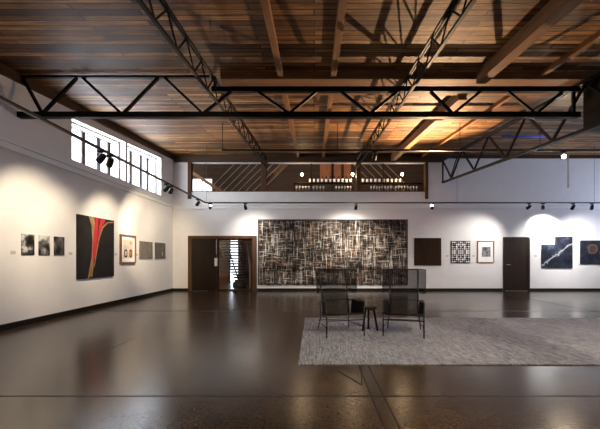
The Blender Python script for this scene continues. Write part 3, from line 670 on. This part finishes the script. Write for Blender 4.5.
# night-blue pieces
def starry(name,seed,ring=None):
    m=NT(name); v=m.coords((1,1,1),loc=(seed,0,seed)); f=m.noise(v,3.2,8,.72)
    c=m.ramp(f,[(.38,(.006,.0065,.010)),(.55,(.018,.021,.034)),(.68,(.08,.09,.125)),(.80,(.5,.51,.56))])
    sep=m.t.nodes.new('ShaderNodeSeparateXYZ'); m.l(m.coords(),sep.inputs[0])
    w=m.noise(v,5,4,.7)
    if ring:
        dx=m.math('SUBTRACT',sep.outputs[0],ring[0]); dz=m.math('SUBTRACT',sep.outputs[2],ring[1])
        rr=m.math('SQRT',m.math('ADD',m.math('MULTIPLY',dx,dx),m.math('MULTIPLY',dz,dz)))
        band=m.math('LESS_THAN',m.math('ABSOLUTE',m.math('SUBTRACT',m.math('ADD',rr,m.math('MULTIPLY',w,.08)),.20)),.035)
        c=m.mix(m.math('MULTIPLY',band,.7),c,(.16,.085,.04))
        disc=m.math('LESS_THAN',m.math('ADD',rr,m.math('MULTIPLY',w,.06)),.14); c=m.mix(m.math('MULTIPLY',disc,.6),c,(.07,.045,.03))
    else:
        g=m.math('ADD',m.math('SUBTRACT',sep.outputs[2],m.math('MULTIPLY',sep.outputs[0],.75)),m.math('MULTIPLY',w,.5))
        band=m.math('LESS_THAN',m.math('ABSOLUTE',m.math('ADD',g,-.78)),.05); c=m.mix(m.math('MULTIPLY',band,.5),c,(.5,.5,.52))
    m.base(c); return m.set(Roughness=.5,Specular_IOR_Level=.15)
x0,xm,x1=bx(541),bx(554.6),bx(571.8)
mb=MB().prism([(x,YB-.04,z) for x,z in ((x0,bz(268)),(x1,bz(268)),(x1,bz(236.6)),(xm,bz(236.6)),(xm,bz(244.5)),(x0,bz(244.5)))],(0,.04,0))
off=Vector(((x0+x1)/2,YB,bz(268)))
r=thing('abstract_painting','stepped dark night-blue painting with pale streak right of the right door','painting',off)
mb.build('canvas',starry('night_streak_paint',3.3),r); r.location.y-=.003
xa,xb=bx(580),bx(609)
r=thing('abstract_painting','dark blue painting with a brown ring cut by the right edge of the photo','painting',((xa+xb)/2,YB,bz(264)))
MB().box((xa,YB-.04,bz(264)),(xb,YB,bz(240.5))).build('canvas',starry('night_ring_paint',7.7,(bx(592)-(xa+xb)/2,bz(249)-bz(264))),r); r.location.y-=.003
for px,lab in ((447,'small label card between dark brown square and patterned print'),(535.5,'small label card between right door and stepped blue painting'),(473.5,'small label card between patterned print and small framed print')):
    label_card((bx(px),0,1.36),lab,'back')

# ------------------------------------------------------------------ rug
o=MB().box((-.19,3.98,0),(6.9,7.06,.014)).build('area_rug',M['rug'],bevel=.004); tag(o,'large pale grey woven rug on the polished floor','rug')
# two thin dark lines meeting at an angle on the floor
def fp(px,py): y=EYE*F/(py-VY); return ((px-VX)/F*y,y)
a,b,c=fp(337.5,371),fp(362,385),fp(361,367)
mb=MB()
for p,q in ((a,b),(b,c)): mb.bar((p[0],p[1],.0),(q[0],q[1],.0),.012,.004)
struct(mb.build('trim_30',M['base']),'thin dark angled line mark on the floor at the rug edge','trim')

# ------------------------------------------------------------------ chairs
def make_chair(loc,rz,label):
    t=thing('lounge_chair',label,'chair',(0,0,0),'high-backed lounge chairs on the rug')
    k=dict(world=False); r=.011
    def leg(pts): MB().tube(pts,r).build('leg',M['chairmetal'],t,smooth=True,**k)
    for s in (-1,1):
        leg([(s*.315,-.35,0),(s*.315,-.345,.3),(s*.318,-.34,.55)])
        leg([(s*.285,.35,0),(s*.275,.31,.10),(s*.255,.27,.24),(s*.262,.30,.40),(s*.275,.27,.52)])
        MB().tube([(s*.318,-.34,.55),(s*.31,-.1,.565),(s*.275,.27,.52)],r).build('armrest_bar',M['chairmetal'],t,smooth=True,**k)
        MB().tube([(s*.315,-.345,.15),(s*.275,.315,.13)],.008).build('stretcher',M['chairmetal'],t,smooth=True,**k)
        MB().prism([(s*.312,-.335,.55),(s*.312,-.335,.345),(s*.262,.16,.30),(s*.268,.10,.54)],(s*-.006,0,0)).build('arm_panel',M['sling'],t,**k)
        MB().tube([(s*.235,.16,.285),(s*.24,.30,.66),(s*.245,.44,1.06)],.012).build('back_post',M['chairmetal'],t,smooth=True,**k)
        w=MB().tube([(s*.245,.44,1.06),(s*.31,.34,1.065),(s*.365,.22,1.06),(s*.362,.16,.84),(s*.355,.12,.66),(s*.31,.2,.645),(s*.24,.31,.68)],.008).build('wing_frame',M['chairmetal'],t,smooth=True,**k)
        MB().prism([(s*.245,.44,1.055),(s*.365,.22,1.055),(s*.355,.12,.665),(s*.24,.31,.68)],(0,.003,0)).build('wing_mesh',M['sheer'],w,**k)
    for hw_,yy,zz,rr in ((.245,.44,1.06,.010),(.24,.31,.68,.008),(.235,.16,.285,.010),(.275,.27,.52,.007)): MB().tube([(-hw_,yy,zz),(hw_,yy,zz)],rr).build('cross_bar',M['chairmetal'],t,smooth=True,**k)
    b=MB(); W2=.235; pr=[(.16,.285),(.235,.46),(.31,.66),(.375,.86),(.44,1.055)]
    for (ya,za),(yb,zb_) in zip(pr,pr[1:]): b.prism([(-W2,ya,za),(W2,ya,za),(W2,yb,zb_),(-W2,yb,zb_)],(0,-.004,.001))
    b.build('backrest',M['sheer'],t,**k)
    for zz,rr in ((.37,.013),(.265,.009)): MB().tube([(-.315,-.347,zz),(.315,-.347,zz)],rr).build('seat_rail',M['chairmetal'],t,smooth=True,**k)
    sp=[(-.35,.375),(-.2,.335),(-.02,.30),(.16,.285)]; b=MB()
    for (ya,za),(yb,zb_) in zip(sp,sp[1:]): b.prism([(-.30,ya,za),(.30,ya,za),(.27,yb,zb_),(-.27,yb,zb_)],(0,0,-.012))
    b.build('seat',M['sling'],t,**k)
    MB().tube([(-.285,.33,.16),(.285,.33,.16)],.007).build('rear_rail',M['chairmetal'],t,smooth=True,**k)
    t.location=loc; t.rotation_euler=(0,0,rz); return t
RZF=.016
c1=make_chair((.43,5.67,RZF),math.radians(13),'high-backed mesh lounge chair left of the small stool table')
c2=copy_thing(c1,(1.52,5.65,RZF),math.radians(-16),'high-backed mesh lounge chair right of the small stool table')
t=thing('side_table','small dark round three-legged side table between the two chairs','table',(.97,5.83,RZF))
cx,cy=.97,5.83
MB().lathe([(.001,.375),(.12,.375),(.135,.385),(.135,.405),(.125,.412),(.001,.412)],(cx,cy,RZF),28).build('table_top',M['tablewood'],t)
for ang in (-150,-30,90):
    a=math.radians(ang); MB().cyl((cx+.15*math.cos(a),cy+.13*math.sin(a),RZF),(cx+.08*math.cos(a),cy+.07*math.sin(a),RZF+.38),.016,.02).build('leg',M['tablewood'],t,smooth=True)

# ------------------------------------------------------------------ daylight and lamps
def area(loc,rot,sx,sy,e,col):
    l=bpy.data.lights.new('daylight','AREA'); l.shape='RECTANGLE'; l.size=sx; l.size_y=sy; l.energy=e; l.color=col
    o=bpy.data.objects.new('daylight',l); C.objects.link(o); o.location=loc; o.rotation_euler=rot; return o
DAY=(.80,.88,1.0)
area((XL-.75,9.75,4.0),(0,math.radians(-108),0),1.8,6.5,560,(.84,.90,1))
for a,b in RW: area((XR+.35,(a+b)/2,3.3),(0,math.radians(90),0),1.6,b-a+.2,95,(.46,.58,1.0))  # bluish fill light behind the added right-wall windows
area((-4.2,hy+.3,1.3),(math.radians(90),0,0),.7,2.6,50,(.9,.95,1)) 
area((bx(201,ly),ly+.35,4.6),(math.radians(90),0,0),1.2,1.0,6,(1,.97,.9))
def point(loc,e,col,r=.05):
    l=bpy.data.lights.new('warm_point_light','POINT'); l.energy=e; l.color=col; l.shadow_soft_size=r
    o=bpy.data.objects.new('warm_point_light',l); C.objects.link(o); o.location=loc
for px in (302,352.5,402): point((bx(px,13.45),13.45,bz(174.5,13.45)-.09),14,(1,.66,.36),.04)
point((-4.6,14.3,2.7),20,(1,.7,.42),.08)  # added warm fill for the stair hall, no bulb stands here
wd=bpy.data.worlds.new('sky'); bpy.context.scene.world=wd; wd.use_nodes=True
bg=wd.node_tree.nodes['Background']; bg.inputs[0].default_value=(.80,.88,1,1); bg.inputs[1].default_value=3.5

# ------------------------------------------------------------------ camera
cd=bpy.data.cameras.new('camera'); cam=bpy.data.objects.new('camera',cd); C.objects.link(cam)
cam.location=(0,0,EYE); cam.rotation_euler=(math.radians(90),0,0)
cd.sensor_width=36; cd.lens=36*F/600; cd.shift_x=-(VX-300)/600; cd.shift_y=(VY-214.5)/600; cd.clip_end=200
sc=bpy.context.scene; sc.camera=cam
sc.view_settings.view_transform='Standard'; sc.view_settings.look='None'; sc.view_settings.gamma=1; sc.view_settings.exposure=.4; sc.view_settings.use_curve_mapping=False
